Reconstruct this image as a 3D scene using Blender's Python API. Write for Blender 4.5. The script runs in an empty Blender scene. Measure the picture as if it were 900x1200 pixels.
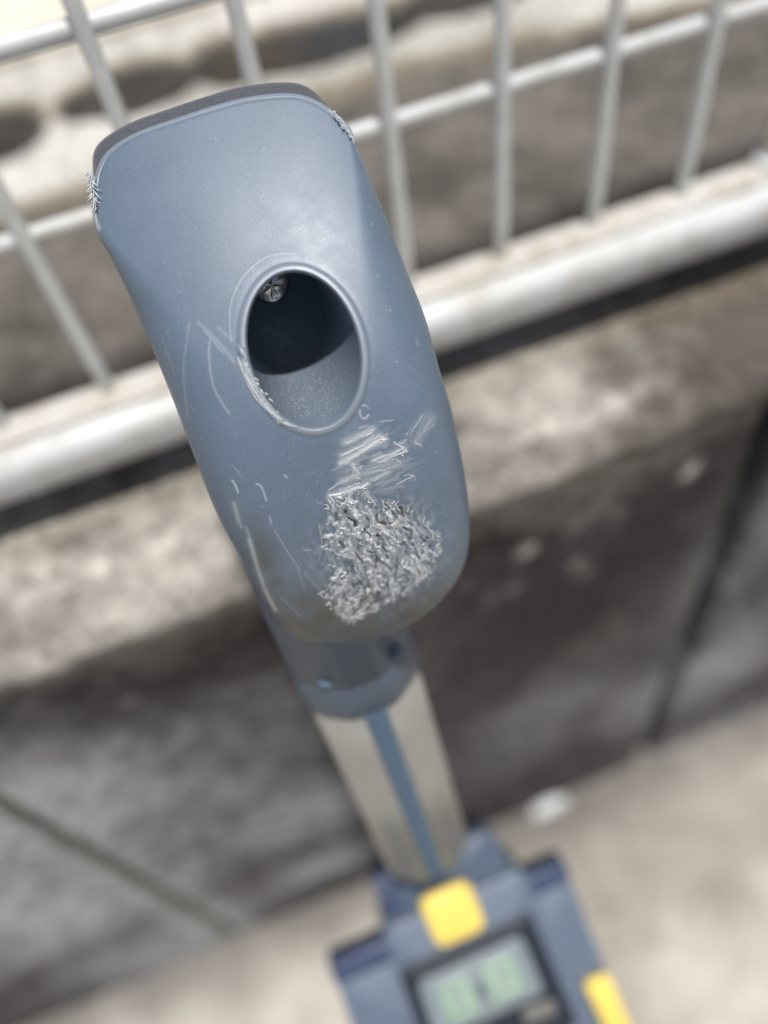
import bpy, math, random
import numpy as np
from mathutils import Vector, Matrix

random.seed(7); rng = np.random.default_rng(7)
scene = bpy.context.scene
COL = scene.collection

# ------------------------------------------------------------------ camera
F = 925.6                      # focal length in photo pixels (photo is 900 x 1200)
CAM_H = 0.927                   # camera height above the lower ground
R = np.array([[0.929254, -0.350291, -0.117403],
              [-0.350487, -0.735397, -0.579957],
              [0.116816, 0.580075, -0.806143]])     # rows: right, down, forward
Z0 = 0.180                     # distance to the grip

def W(px, py, z):
    """real point seen at photo position px,py at distance z along the view axis (arrays allowed)"""
    px = np.asarray(px, float); py = np.asarray(py, float); z = np.asarray(z, float)
    c = np.stack([(px - 450) / F * z, (py - 600) / F * z, z + 0 * px], -1)
    w = c @ R
    w[..., 2] += CAM_H
    return w

cam_data = bpy.data.cameras.new('camera')
cam = bpy.data.objects.new('camera', cam_data); COL.objects.link(cam)
right, down, fwd = (Vector(r) for r in R)
m = Matrix((right, -down, -fwd)).transposed().to_4x4()
m.translation = Vector((0, 0, CAM_H))
cam.matrix_world = m
cam_data.sensor_fit = 'HORIZONTAL'
cam_data.lens = 7.0
cam_data.sensor_width = 7.0 * 900 / F
cam_data.clip_start = 0.01; cam_data.clip_end = 500
cam_data.dof.use_dof = True
cam_data.dof.focus_distance = 0.1905
cam_data.dof.aperture_fstop = 7.0 / 8.2
scene.camera = cam

# ------------------------------------------------------------------ light
sun_dir = Vector((0.05, -0.15, 0.98)).normalized()     # towards the sun
sd = bpy.data.lights.new('sun', 'SUN'); sd.energy = 4.25; sd.angle = math.radians(2.5); sd.color = (1.0, 0.98, 0.95)
so = bpy.data.objects.new('sun', sd); COL.objects.link(so)
so.rotation_euler = sun_dir.to_track_quat('Z', 'Y').to_euler(); so.location = (0, 0, 5)
world = bpy.data.worlds.new('World'); scene.world = world; world.use_nodes = True
wn = world.node_tree.nodes; bg = wn['Background']
sky = wn.new('ShaderNodeTexSky'); sky.sky_type = 'NISHITA'; sky.sun_disc = False
sky.sun_elevation = math.asin(sun_dir.z); sky.sun_rotation = math.atan2(sun_dir.x, sun_dir.y)
sky.air_density = 1.0; sky.dust_density = 3.0; sky.ozone_density = 1.0
world.node_tree.links.new(sky.outputs[0], bg.inputs[0]); bg.inputs[1].default_value = 0.064
scene.view_settings.view_transform = 'Standard'; scene.view_settings.look = 'None'
scene.view_settings.exposure = 0.0; scene.view_settings.gamma = 1.0

# ------------------------------------------------------------------ helpers
def srgb(r, g, b):
    f = lambda c: c / 12.92 if c <= 0.04045 else ((c + 0.055) / 1.055) ** 2.4
    return (f(r / 255), f(g / 255), f(b / 255), 1)

def tag(o, label=None, cat=None, group=None, kind=None):
    if label: o['label'] = label
    if cat: o['category'] = cat
    if group: o['group'] = group
    if kind: o['kind'] = kind
    return o

def empty(name, loc, **k):
    o = bpy.data.objects.new(name, None); COL.objects.link(o); o.location = loc; o.empty_display_size = 0.05
    bpy.context.view_layer.update()
    return tag(o, **k)

def link(name, me, mat, parent=None, smooth=False):
    """vertices are given in world metres; the child keeps its place under its parent"""
    o = bpy.data.objects.new(name, me); COL.objects.link(o)
    if mat: me.materials.append(mat)
    if smooth: me.polygons.foreach_set('use_smooth', [True] * len(me.polygons))
    if parent:
        o.parent = parent
        o.matrix_parent_inverse = parent.matrix_basis.inverted()
        if parent.parent: o.matrix_parent_inverse = parent.matrix_basis.inverted() if parent.type == 'EMPTY' else Matrix.Identity(4)
    return o

def mesh(name, verts, faces):
    me = bpy.data.meshes.new(name); me.from_pydata([tuple(map(float, v)) for v in verts], [], faces); me.update(); return me

def grid_mesh(name, P, cyclic=False, attrs=None, flip=False):
    """P: (n, m, 3) array of points -> fast quad mesh; cyclic closes the second axis"""
    n, mm = P.shape[:2]
    idx = np.arange(n * mm).reshape(n, mm)
    a = idx[:-1]; b = idx[1:]
    if cyclic:
        a2 = np.roll(a, -1, 1); b2 = np.roll(b, -1, 1)
    else:
        a2 = a[:, 1:]; b2 = b[:, 1:]; a = a[:, :-1]; b = b[:, :-1]
    q = np.stack([a, a2, b2, b] if not flip else [a, b, b2, a2], -1).reshape(-1, 4)
    me = bpy.data.meshes.new(name)
    me.vertices.add(n * mm); me.vertices.foreach_set('co', P.reshape(-1).astype(np.float32))
    me.loops.add(q.size); me.loops.foreach_set('vertex_index', q.reshape(-1).astype(np.int32))
    me.polygons.add(len(q)); me.polygons.foreach_set('loop_start', (np.arange(len(q)) * 4).astype(np.int32))
    me.polygons.foreach_set('loop_total', np.full(len(q), 4, np.int32))
    me.polygons.foreach_set('use_smooth', np.ones(len(q), bool))
    me.update(calc_edges=True)
    for k, v in (attrs or {}).items():
        c = np.ones((n * mm, 4), np.float32); v = v.reshape(n * mm, -1); c[:, :v.shape[1]] = v
        at = me.color_attributes.new(k, 'FLOAT_COLOR', 'POINT'); at.data.foreach_set('color', c.reshape(-1))
    return me

def vnoise(x, y, seed):
    r = np.random.default_rng(seed); T = r.random((256, 256))
    xi = np.floor(x).astype(int); yi = np.floor(y).astype(int); fx = x - xi; fy = y - yi
    fx = fx * fx * (3 - 2 * fx); fy = fy * fy * (3 - 2 * fy)
    g = lambda i, j: T[i % 256, j % 256]
    return (g(xi, yi) * (1 - fx) + g(xi + 1, yi) * fx) * (1 - fy) + (g(xi, yi + 1) * (1 - fx) + g(xi + 1, yi + 1) * fx) * fy
def fbm(x, y, seed, octv=5, gain=0.5):
    s = 0; a = 1; t = 0
    for k in range(octv):
        s = s + a * vnoise(x * 2 ** k + 17 * k, y * 2 ** k + 31 * k, seed + k); t += a; a *= gain
    return s / t
def sstep(a, b, x):
    t = np.clip((x - a) / (b - a), 0, 1); return t * t * (3 - 2 * t)
def blob(x, y, cx, cy, rx, ry, p=1.0):
    return np.exp(-(((x - cx) / rx) ** 2 + ((y - cy) / ry) ** 2) ** p)
def mix(a, b, t):
    t = np.asarray(t)[..., None]; return np.asarray(a)[..., :3] * (1 - t) + np.asarray(b)[..., :3] * t

class N:
    """tiny node helper"""
    def __init__(s, name):
        s.mat = bpy.data.materials.new(name); s.mat.use_nodes = True
        s.t = s.mat.node_tree; s.b = s.t.nodes['Principled BSDF']
    def n(s, typ, **k):
        o = s.t.nodes.new(typ)
        for a, v in k.items():
            if a in o.inputs: o.inputs[a].default_value = v
            else: setattr(o, a, v)
        return o
    def l(s, a, b): s.t.links.new(a, b)
    def noise(s, scale, detail=4, rough=0.55, dist=0.0):
        tc = s.n('ShaderNodeTexCoord'); o = s.n('ShaderNodeTexNoise'); s.l(tc.outputs['Object'], o.inputs['Vector'])
        o.inputs['Scale'].default_value = scale; o.inputs['Detail'].default_value = detail
        o.inputs['Roughness'].default_value = rough; o.inputs['Distortion'].default_value = dist
        return o
    def ramp(s, src, stops):
        r = s.n('ShaderNodeValToRGB'); e = r.color_ramp.elements
        while len(e) < len(stops): e.new(0.5)
        for i, (p, c) in enumerate(stops):
            e[i].position = p; e[i].color = c if len(c) == 4 else (*c, 1)
        s.l(src, r.inputs[0]); return r.outputs[0]
    def mixc(s, fac, a, b, mode='MIX'):
        x = s.n('ShaderNodeMix'); x.data_type = 'RGBA'; x.blend_type = mode
        for sock, v in ((x.inputs[0], fac), (x.inputs[6], a), (x.inputs[7], b)):
            if hasattr(v, 'links'): s.l(v, sock)
            else: sock.default_value = v
        return x.outputs[2]
    def bump(s, src, strength, dist, prev=None):
        b = s.n('ShaderNodeBump'); b.inputs['Strength'].default_value = strength; b.inputs['Distance'].default_value = dist
        s.l(src, b.inputs['Height'])
        if prev is not None: s.l(prev, b.inputs['Normal'])
        return b.outputs[0]
    def out(s, col=None, rough=None, normal=None, **k):
        if col is not None:
            if hasattr(col, 'links'): s.l(col, s.b.inputs['Base Color'])
            else: s.b.inputs['Base Color'].default_value = col
        if rough is not None:
            if hasattr(rough, 'links'): s.l(rough, s.b.inputs['Roughness'])
            else: s.b.inputs['Roughness'].default_value = rough
        if normal is not None: s.l(normal, s.b.inputs['Normal'])
        for a, v in k.items(): s.b.inputs[a].default_value = v
        return s.mat

def plain(name, col, rough=0.5, var=0.12, scale=300, bumpd=0.0001, **k):
    s = N(name); nz = s.noise(scale)
    dark = tuple(c * (1 - var) for c in col[:3]) + (1,); lite = tuple(min(1, c * (1 + var)) for c in col[:3]) + (1,)
    c = s.ramp(nz.outputs[0], [(0.3, dark), (0.7, lite)])
    return s.out(c, rough, s.bump(nz.outputs[0], 0.4, bumpd), **k)

def concrete(name, fine=260, amt=0.35, bd=0.0012, rough=0.9, big=40):
    """colour comes from the surface's own 'Col' patches, broken up by procedural grain"""
    s = N(name); at = s.n('ShaderNodeVertexColor'); at.layer_name = 'Col'
    n1 = s.noise(fine, 6, 0.7); n2 = s.noise(big, 5, 0.6, 0.4)
    g1 = s.ramp(n1.outputs[0], [(0.30, (1 - amt,) * 3), (0.72, (1 + amt,) * 3)])
    g2 = s.ramp(n2.outputs[0], [(0.3, (1 - amt * .8,) * 3), (0.7, (1 + amt * .7,) * 3)])
    c = s.mixc(1.0, s.mixc(1.0, at.outputs[0], g1, 'MULTIPLY'), g2, 'MULTIPLY')
    nb = s.bump(n2.outputs[0], 0.8, bd * 3); nb = s.bump(n1.outputs[0], 0.8, bd, nb)
    return s.out(c, rough, nb)

# ------------------------------------------------------------------ materials
def shell_material():
    s = N('worn_grey_blue_plastic')
    at = s.n('ShaderNodeVertexColor'); at.layer_name = 'Wear'
    sep = s.n('ShaderNodeSeparateColor'); s.l(at.outputs[0], sep.inputs[0])
    big = s.noise(60, 3); fine = s.noise(1900, 3, 0.6); speck = s.noise(2300, 1.0, 0.5)
    base = s.ramp(big.outputs[0], [(0.35, (0.102, 0.146, 0.205)), (0.65, (0.113, 0.160, 0.224))])
    base = s.mixc(0.18, base, s.ramp(fine.outputs[0], [(0.4, (0.06, 0.085, 0.12)), (0.6, (0.17, 0.21, 0.26))]))
    dust = s.ramp(speck.outputs[0], [(0.64, (0, 0, 0)), (0.69, (1, 1, 1))])
    dm = s.n('ShaderNodeMath'); dm.operation = 'MULTIPLY'; s.l(dust, dm.inputs[0]); s.l(sep.outputs[2], dm.inputs[1])
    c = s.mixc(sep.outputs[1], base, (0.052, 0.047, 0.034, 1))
    c = s.mixc(dm.outputs[0], c, (0.50, 0.45, 0.38, 1))
    c = s.mixc(sep.outputs[0], c, (0.62, 0.63, 0.63, 1))
    ro = s.n('ShaderNodeMapRange'); s.l(s.noise(130, 5, 0.65, 0.6).outputs[0], ro.inputs[0]); ro.inputs[1].default_value = 0.3; ro.inputs[2].default_value = 0.7; ro.inputs[3].default_value = 0.42; ro.inputs[4].default_value = 0.53
    nb = s.bump(fine.outputs[0], 0.4, 0.00007)
    return s.out(c, ro.outputs[0], nb, IOR=1.75)
M_shell = shell_material()
M_grip = plain('dark_soft_grip', (0.085, 0.090, 0.104, 1), 0.42, 0.25, 900, 0.0002)
M_shred = plain('torn_plastic', (0.60, 0.61, 0.61, 1), 0.4, 0.4, 1500)
M_neck = plain('blue_grey_plastic', (0.082, 0.112, 0.158, 1), 0.45, 0.08, 400)
M_navy = plain('navy_plastic', (0.05, 0.07, 0.13, 1), 0.5, 0.1, 200)
M_body = plain('slate_blue_plastic', (0.125, 0.160, 0.215, 1), 0.45, 0.08, 200)
M_alu = plain('anodised_aluminium', (0.46, 0.45, 0.42, 1), 0.42, 0.06, 120, Metallic=0.55)
M_strip = plain('blue_inlay', (0.085, 0.15, 0.235, 1), 0.45, 0.1, 200)
M_yel = plain('yellow_plastic', (0.88, 0.66, 0.14, 1), 0.45, 0.05, 100)
M_bezel = plain('black_bezel', (0.022, 0.026, 0.038, 1), 0.35, 0.1, 100)
M_lcd = plain('lcd_glass', (0.225, 0.262, 0.278, 1), 0.25, 0.05, 60)
M_digit = plain('lcd_digit_green', (0.29, 0.42, 0.30, 1), 0.3, 0.05, 60)
M_beige = plain('beige_plastic', (0.17, 0.165, 0.15, 1), 0.5, 0.05, 100)
M_metal = plain('screw_steel', (0.42, 0.42, 0.41, 1), 0.14, 0.1, 400, Metallic=1.0)
M_white = N('white_fence_coating')
_a = M_white.noise(45, 5, 0.6); _b = M_white.noise(500, 3)
_c = M_white.ramp(_a.outputs[0], [(0.30, (0.48, 0.46, 0.41)), (0.50, (0.60, 0.61, 0.60)), (0.75, (0.66, 0.67, 0.67))])
M_white = M_white.out(_c, 0.38, M_white.bump(_b.outputs[0], 0.3, 0.0002))
M_wire = N('grey_white_wire_coating')
_a = M_wire.noise(90, 4, 0.6)
M_wire = M_wire.out(M_wire.ramp(_a.outputs[0], [(0.3, (0.68, 0.69, 0.67)), (0.7, (0.80, 0.81, 0.79))]), 0.42)
M_rust = N('rust_stained_coating')
_a = M_rust.noise(120, 5, 0.6)
M_rust = M_rust.out(M_rust.ramp(_a.outputs[0], [(0.25, (0.36, 0.27, 0.18)), (0.5, (0.56, 0.51, 0.43)), (0.75, (0.66, 0.65, 0.61))]), 0.6)
M_conc = concrete('weathered_concrete', 230, 0.45, 0.0014, 0.9, 75)
M_ground = concrete('pale_ground_concrete', 180, 0.22, 0.0008, 0.9, 25)
M_rough = concrete('rough_dark_ground', 260, 0.5, 0.002, 0.95, 95)
M_joint = plain('dark_joint', (0.022, 0.020, 0.018, 1), 0.95, 0.4, 150)
M_mortar = plain('mortar', (0.13, 0.13, 0.105, 1), 0.9, 0.3, 150)

# ================================================================== THE SETTING
GZ = 0.0; LEDGE = CAM_H - 0.300; BACK = CAM_H - 0.330
YW = 0.2115                                     # plane of the wall face

def axis(segs):
    out = []
    for a, b, n in segs: out += list(np.linspace(a, b, n, endpoint=False))
    return np.array(out + [segs[-1][1]])

# lower ground: one sheet to the horizon, finer near the tool
gx = axis([(-60, -1.2, 12), (-1.2, 1.6, 280), (1.6, 60, 12)]); gy = axis([(-60, -1.2, 12), (-1.2, 0.34, 150), (0.34, 60, 12)])
X, Y = np.meshgrid(gx, gy, indexing='ij')
n = fbm(X * 9, Y * 9, 3)
c = mix(srgb(152, 146, 136), srgb(186, 180, 169), sstep(0.25, 0.75, n))
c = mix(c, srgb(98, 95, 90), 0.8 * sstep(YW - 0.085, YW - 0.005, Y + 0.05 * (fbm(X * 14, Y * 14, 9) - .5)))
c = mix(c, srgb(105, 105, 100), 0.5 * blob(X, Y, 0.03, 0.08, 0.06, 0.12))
P = np.stack([X, Y, GZ + 0.003 * (fbm(X * 30, Y * 30, 5) - .5)], -1)
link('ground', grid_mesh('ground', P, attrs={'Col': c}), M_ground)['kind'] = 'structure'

# upper ground behind the fence with its band of pale cement
gx = axis([(-40, -0.9, 10), (-0.9, 1.7, 520), (1.7, 40, 10)]); gy = axis([(0.358, 1.15, 180), (1.15, 40, 20)])
X, Y = np.meshgrid(gx, gy, indexing='ij')
e1 = 0.05 * (fbm(X * 9, Y * 9, 21) - .5); e2 = 0.012 * (fbm(X * 45, Y * 45, 22) - .5)
yb = 0.646 + 0.02 * np.sin(X * 9)
band = sstep(yb - 0.012, yb + 0.012, Y + e1 + e2)
def onz(px, py, z):
    r = np.array([(px - 450) / F, (py - 600) / F, 1]) @ R; return r * (z - CAM_H) / r[2]
hole = np.zeros_like(X)
for (px, py, rx, ry) in ((2, 165, .048, .062), (103, 128, .030, .042), (163, 108, .062, .060), (268, 78, .040, .060), (372, 55, .118, .058), (545, 0, .085, .050), (-120, 215, .06, .06), (730, -70, .08, .05), (330, 62, .075, .05)):
    q = onz(px, py, BACK)
    d = ((X - q[0]) / rx) ** 2 + ((Y - q[1]) / ry) ** 2
    hole = np.maximum(hole, 1 - sstep(0.55, 1.05, d + 9 * e1 + 12 * e2))
mort = band * (1 - hole)
n = fbm(X * 16, Y * 16, 30); n2 = fbm(X * 70, Y * 70, 31, 3)
dark = mix(srgb(80, 75, 69), srgb(122, 116, 108), sstep(0.28, 0.72, 0.6 * n + 0.4 * n2))
dark = mix(dark, srgb(116, 98, 70), 0.75 * blob(X, Y, onz(310, 70, BACK)[0], onz(310, 70, BACK)[1], .05, .04))
dark = mix(dark, srgb(92, 98, 108), 0.6 * blob(X, Y, onz(395, 45, BACK)[0], onz(395, 45, BACK)[1], .05, .05))
edge = np.clip(4 * mort * (1 - mort), 0, 1); far_ = np.clip(sstep(1.15, 1.6, Y) + sstep(1.6, 2.2, np.abs(X)), 0, 1)
light = mix(srgb(186, 182, 172), srgb(218, 214, 205), sstep(0.3, 0.7, fbm(X * 12, Y * 12, 35)))
c = mix(np.asarray(dark) * (1 - 0.65 * (hole * band)[..., None]), light, mort); c = mix(c, srgb(128, 108, 72), edge * 0.55); c = mix(c, srgb(170, 165, 155), far_)
P = np.stack([X, Y, BACK + 0.009 * mort + 0.006 * (n2 - .5)], -1)
link('upper_ground', grid_mesh('upper_ground', P, attrs={'Col': c}), M_rough)['kind'] = 'structure'
# pale kerb at the far side of the upper ground
ky, kz = 0.882, 0.016
prof = [(ky, BACK - 0.03), (ky, BACK + kz - 0.003), (ky + 0.003, BACK + kz), (ky + 0.05, BACK + kz), (ky + 0.30, BACK + kz), (ky + 0.30, BACK - .03)]
gx = np.linspace(-3, 5, 300)
P = np.array([[(x, y + 0.0015 * math.sin(x * 40), z) for (y, z) in prof] for x in gx])
X = P[..., 0]; Y = P[..., 1]
c = mix(srgb(206, 199, 176), srgb(220, 214, 196), sstep(.3, .7, fbm(X * 10, Y * 10, 40)))
c[:, :2] = np.array(srgb(150, 138, 118))[:3]  # front face painted in the duller tone of its shaded side
me = grid_mesh('kerb', P, attrs={'Col': c}); me.polygons.foreach_set('use_smooth', [False] * len(me.polygons))
link('kerb', me, M_ground)['kind'] = 'structure'

# ---- retaining wall of big precast panels, with coping
wall = empty('retaining_wall', (0, YW + 0.08, 0), label='dark stained precast concrete retaining wall under the white fence, rising from the pale ground', cat='wall')
def wall_colour(X, Zc):
    """X along wall, Zc height minus camera height"""
    def at(px, py):
        r = np.array([(px - 450) / F, (py - 600) / F, 1]) @ R; q = r * YW / r[1]; return q[0], q[2]
    n = fbm(X * 11, Zc * 11, 50); n2 = fbm(X * 75, Zc * 75, 55); n3 = fbm(X * 5, Zc * 5, 58)
    t = 0.42 * n + 0.38 * n2 + 0.2 * n3
    c = mix(srgb(50, 43, 43), srgb(96, 87, 87), sstep(0.32, 0.68, t))
    L = np.zeros_like(X)
    for (px, py, rx, ry, a) in ((60, 1060, .16, .11, .95), (190, 1110, .10, .08, .7), (345, 960, .085, .07, .85), (390, 1010, .06, .05, .6), (130, 900, .07, .03, .25), (230, 950, .06, .045, .45),
                                (250, 830, .02, .03, .35), (225, 860, .02, .03, .25), (830, 780, .09, .11, .55), (880, 640, .05, .08, .45), (840, 850, .08, .05, .45), (600, 880, .07, .06, .25), (640, 830, .08, .05, .35),
                                (690, 600, .03, .03, .2), (-100, 1000, .2, .2, .8), (1000, 800, .2, .2, .4)):
        x, z = at(px, py); L = np.maximum(L, a * blob(X, Zc, x, z, rx, ry, 1.0))
    c = mix(c, srgb(205, 206, 210), np.clip(L * (0.55 + 1.0 * (t - .35) / .3), 0, 1))
    for (px, py, rx, ry, a) in ((310, 730, .06, .05, .6), (700, 560, .09, .05, .7), (590, 760, .05, .10, .55), (60, 820, .13, .06, .75), (180, 790, .08, .05, .6), (640, 700, .09, .07, .45), (330, 660, .05, .05, .5)):
        x, z = at(px, py); c = mix(c, srgb(46, 37, 36), a * blob(X, Zc, x, z, rx, ry))
    hal = np.exp(-((np.abs(X + 0.2068) - .013) / .012) ** 2) * (Zc < -.40) * .6
    c = mix(c, srgb(190, 192, 190), hal)
    # pale lime-washed fringe under the coping
    fr = sstep(-0.045, 0.0, (Zc + 0.300) + 0.055 * (fbm(X * 13, Zc * 13, 61) - .5) * 2 * (0.5 + (X > 0.08)))
    c = mix(c, srgb(150, 146, 138), 0.8 * fr)
    for (px, py, a) in ((620, 645, .85), (608, 648, .3), (676, 660, .35), (690, 670, .3), (805, 555, .8), (665, 492, .3), (812, 545, .4), (600, 690, .25), (725, 600, .25), (575, 700, .2), (640, 850, .3), (500, 800, .2), (150, 820, .2)):
        x, z = at(px, py); c = mix(c, srgb(225, 218, 212), np.clip(1.1 * a * blob(X, Zc, x, z, .0042, .0055), 0, 1))
    return c
J = [(-1.6, -0.2118), (-0.2018, 0.2545), (0.2765, 1.9)]
slope = 0.03                                     # the right joint leans a little
for k, (xa, xb) in enumerate(J):
    nx = int((xb - xa) / 0.0035); zs = np.linspace(-0.30 if False else GZ - 0.03, LEDGE - 0.004, 200)
    us = np.linspace(0, 1, nx); U, Zg = np.meshgrid(us, zs, indexing='ij')
    la = 0.0 if k < 2 else 1.0; lb = 1.0 if k == 1 else 0.0
    lean = (LEDGE - Zg) * slope
    X = xa + lean * la + U * ((xb + lean * lb) - (xa + lean * la))
    edge = np.minimum(X - (xa + lean * la), (xb + lean * lb) - X)
    Yr = YW + 0.003 * (1 - sstep(0, 0.006, edge)) + 0.0022 * (fbm(X * 40, Zg * 40, 71) - .5) + 0.004 * (fbm(X * 6, Zg * 6, 72) - .5)
    front = np.stack([X, Yr, Zg], -1)
    cc = wall_colour(X, Zg - CAM_H)
    # close the panel: side returns and back
    b0 = front[:1].copy(); b0[..., 1] = YW + 0.11; b1 = front[-1:].copy(); b1[..., 1] = YW + 0.11
    P = np.concatenate([b1, b0, front, b1]); CC = np.concatenate([cc[-1:], cc[:1], cc, cc[-1:]])
    me = grid_mesh('wall_panel', P, attrs={'Col': CC}); o = link('wall_panel', me, M_conc, wall)
# joint fillings, set back behind the panel faces
def box(name, x0, x1, y0, y1, z0, z1, mat, parent=None, bev=0.0):
    import bmesh
    bm = bmesh.new(); bmesh.ops.create_cube(bm, size=1)
    for v in bm.verts:
        v.co = Vector(((x0 + x1) / 2 + v.co.x * (x1 - x0), (y0 + y1) / 2 + v.co.y * (y1 - y0), (z0 + z1) / 2 + v.co.z * (z1 - z0)))
    if bev: bmesh.ops.bevel(bm, geom=bm.edges[:], offset=bev, segments=3, affect='EDGES', profile=0.5)
    me = bpy.data.meshes.new(name); bm.to_mesh(me); bm.free()
    return link(name, me, mat, parent, smooth=bev > 0)
def joint(x, lean, w, yset, mat):
    zs = np.linspace(GZ - .03, LEDGE - .01, 120)
    P = np.array([[(x + (LEDGE - z) * lean + u * w, YW + yset + (0.0 if abs(u) < .9 else 0.02) + 0.0015 * math.sin(z * 90 + u), z) for u in (-1, -.6, 0, .6, 1)] for z in zs])
    link('joint_filling', grid_mesh('joint_filling', P, flip=True), mat, wall)
joint(0.2655, slope, 0.012, 0.028, M_joint)
joint(-0.2068, 0.0, 0.0058, 0.002, M_mortar)
# coping: worn pale concrete with an uneven front edge
xs = np.linspace(-1.6, 1.9, 1000); ys = np.linspace(0, 1, 60)
U, V = np.meshgrid(xs, ys, indexing='ij')
fr = YW - 0.006 + 0.010 * (fbm(U * 14, U * 0, 81) - .5) + 0.005 * (fbm(U * 60, U * 0, 82) - .5)
Yc = fr + (0.358 - fr) * V
Zc = LEDGE + 0.0025 * (fbm(U * 45, Yc * 45, 83) - .5) - 0.006 * (1 - sstep(0, 0.05, V)) + 0.002 * (fbm(U * 9, Yc * 9, 84) - .5)
top = np.stack([U, Yc, Zc], -1)
low = top[:, :1].copy(); low[..., 2] = LEDGE - 0.02; low[..., 1] += 0.004
low2 = low.copy(); low2[..., 1] = YW + .02
P = np.concatenate([low2, low, top], 1)
n = fbm(U * 15, Yc * 15, 85); n2 = fbm(U * 60, Yc * 60, 86)
c = mix(srgb(98, 93, 86), srgb(172, 167, 158), sstep(0.36, 0.60, 0.6 * n + .4 * n2))
dirt = sstep(0.46, 0.62, fbm(U * 8, Yc * 12, 88)) * (1 - sstep(.0, .35, np.abs(V - .1)))
c = mix(c, srgb(84, 76, 69), np.clip(0.5 * dirt + 0.45 * sstep(0.02, 0.2, U) * sstep(.35, .6, fbm(U * 10, Yc * 10, 89)), 0, .8))
c = mix(c, srgb(120, 106, 84), 0.4 * sstep(0.246, 0.285, Yc + .02 * (fbm(U * 25, Yc * 25, 90) - .5)))  # brown shade below the rail painted into the coping colour
for (px, py, rr) in ((665, 490, .008), (690, 496, .009), (730, 470, .010), (715, 468, .008), (660, 440, .009), (805, 505, .006), (640, 500, .006), (750, 455, .006), (30, 700, .01), (120, 660, .01), (180, 640, .008)):
    q = onz(px, py, LEDGE); c = mix(c, srgb(225, 218, 208), 0.55 * blob(U, Yc, q[0], q[1], rr * .6, rr * .6))
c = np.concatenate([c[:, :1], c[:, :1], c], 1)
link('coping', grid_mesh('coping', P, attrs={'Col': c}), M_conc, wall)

# ---- white chip of stone at the foot of the wall
def lump(name, c, r, mat, seed, parent=None):
    rr = np.random.default_rng(seed); th = np.linspace(0, math.pi, 14); ph = np.linspace(0, 2 * math.pi, 22, endpoint=False)
    T, H = np.meshgrid(th, ph, indexing='ij'); k = 1 + 0.22 * (fbm(np.cos(H) * 1.5 + 5 + T, np.sin(H) * 1.5 + 5, seed) - .5) * 2
    P = np.stack([c[0] + r[0] * k * np.sin(T) * np.cos(H), c[1] + r[1] * k * np.sin(T) * np.sin(H), c[2] + r[2] * k * np.cos(T)], -1)
    return link(name, grid_mesh(name, P, cyclic=True), mat, parent)
M_stone = plain('white_stone', (0.58, 0.60, 0.60, 1), 0.6, 0.1, 120)
q = onz(640, 940, 0.01)
tag(lump('stone_chip', (q[0], q[1] - 0.004, 0.006), (0.022, 0.009, 0.007), M_stone, 5), 'small flat white stone chip on the ground at the foot of the dark wall', 'stone')

# ================================================================== FENCE
YF = 0.3014; X0 = -0.0557; PITCH = 0.05
ZR = CAM_H - 0.249
fence = empty('mesh_fence', (0.1, YF, LEDGE), label='white coated welded wire mesh fence with round-edged bottom rail above the wall', cat='fence')
def tube(name, pts, r, mat, parent, seg=14, caps=True, wob=0.0):
    pts = [Vector(p) for p in pts]; ring = []; d0 = (pts[1] - pts[0]).normalized()
    a = d0.cross(Vector((0.3, 1, 0.2))).normalized(); P = []
    for i, p in enumerate(pts):
        d = (pts[min(i + 1, len(pts) - 1)] - pts[max(i - 1, 0)]).normalized(); a = (a - d * a.dot(d)).normalized(); b = d.cross(a)
        rr = r[i] if isinstance(r, (list, tuple)) else r * (1 + wob * random.uniform(-1, 1))
        P.append([p + (a * math.cos(t) + b * math.sin(t)) * rr for t in [2 * math.pi * k / seg for k in range(seg)]])
    P = np.array(P)
    if caps:
        P = np.concatenate([np.repeat(P[:1].mean(1, keepdims=True), seg, 1), P, np.repeat(P[-1:].mean(1, keepdims=True), seg, 1)])
    return link(name, grid_mesh(name, P, cyclic=True), mat, parent)
TOPZ = CAM_H + 0.45
proto = None
for k in range(-8, 20):
    x = X0 + PITCH * k
    if k in (-8, 7, 19): continue
    if proto is None:
        zz = np.linspace(ZR - 0.004, TOPZ - .01, 30)
        proto = tube('vertical_wire', [(0, 0, z) for z in zz], 0.0034, M_wire, None, 12, wob=.03)
        o = proto
    else:
        o = proto.copy(); COL.objects.link(o)
    o.parent = fence; o.matrix_parent_inverse = Matrix.Identity(4)
    o.location = Vector((x + random.uniform(-.0006, .0006), YF - 0.0022, 0)) - fence.location
for z in [CAM_H - 0.1682 + 0.063 * q for q in range(0, 10)]:
    xs_ = np.linspace(-0.6, 1.0, 60)
    tube('horizontal_wire', [(x, YF + 0.0018, z) for x in xs_], 0.0037, M_white, fence, 12, wob=.03)
# posts stand on the coping outside the frame; a thin rust-stained stile at the right
for x in (-0.475, 0.905):
    box('post', x - .015, x + .015, YF - .014, YF + .016, LEDGE - .003, TOPZ + .02, M_white, fence, .004)
st = tube('stile', [(X0 + .35 + 0.002, YF, ZR - .006), (X0 + .35 + 0.002, YF, TOPZ)], 0.0045, M_rust, fence, 14)
st['label'] = 'rust stained upright'
tube('stile_socket', [(X0 + .352, YF - .002, ZR - .003), (X0 + .352, YF - .002, ZR + .006)], .009, M_white, fence, 16)
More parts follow.
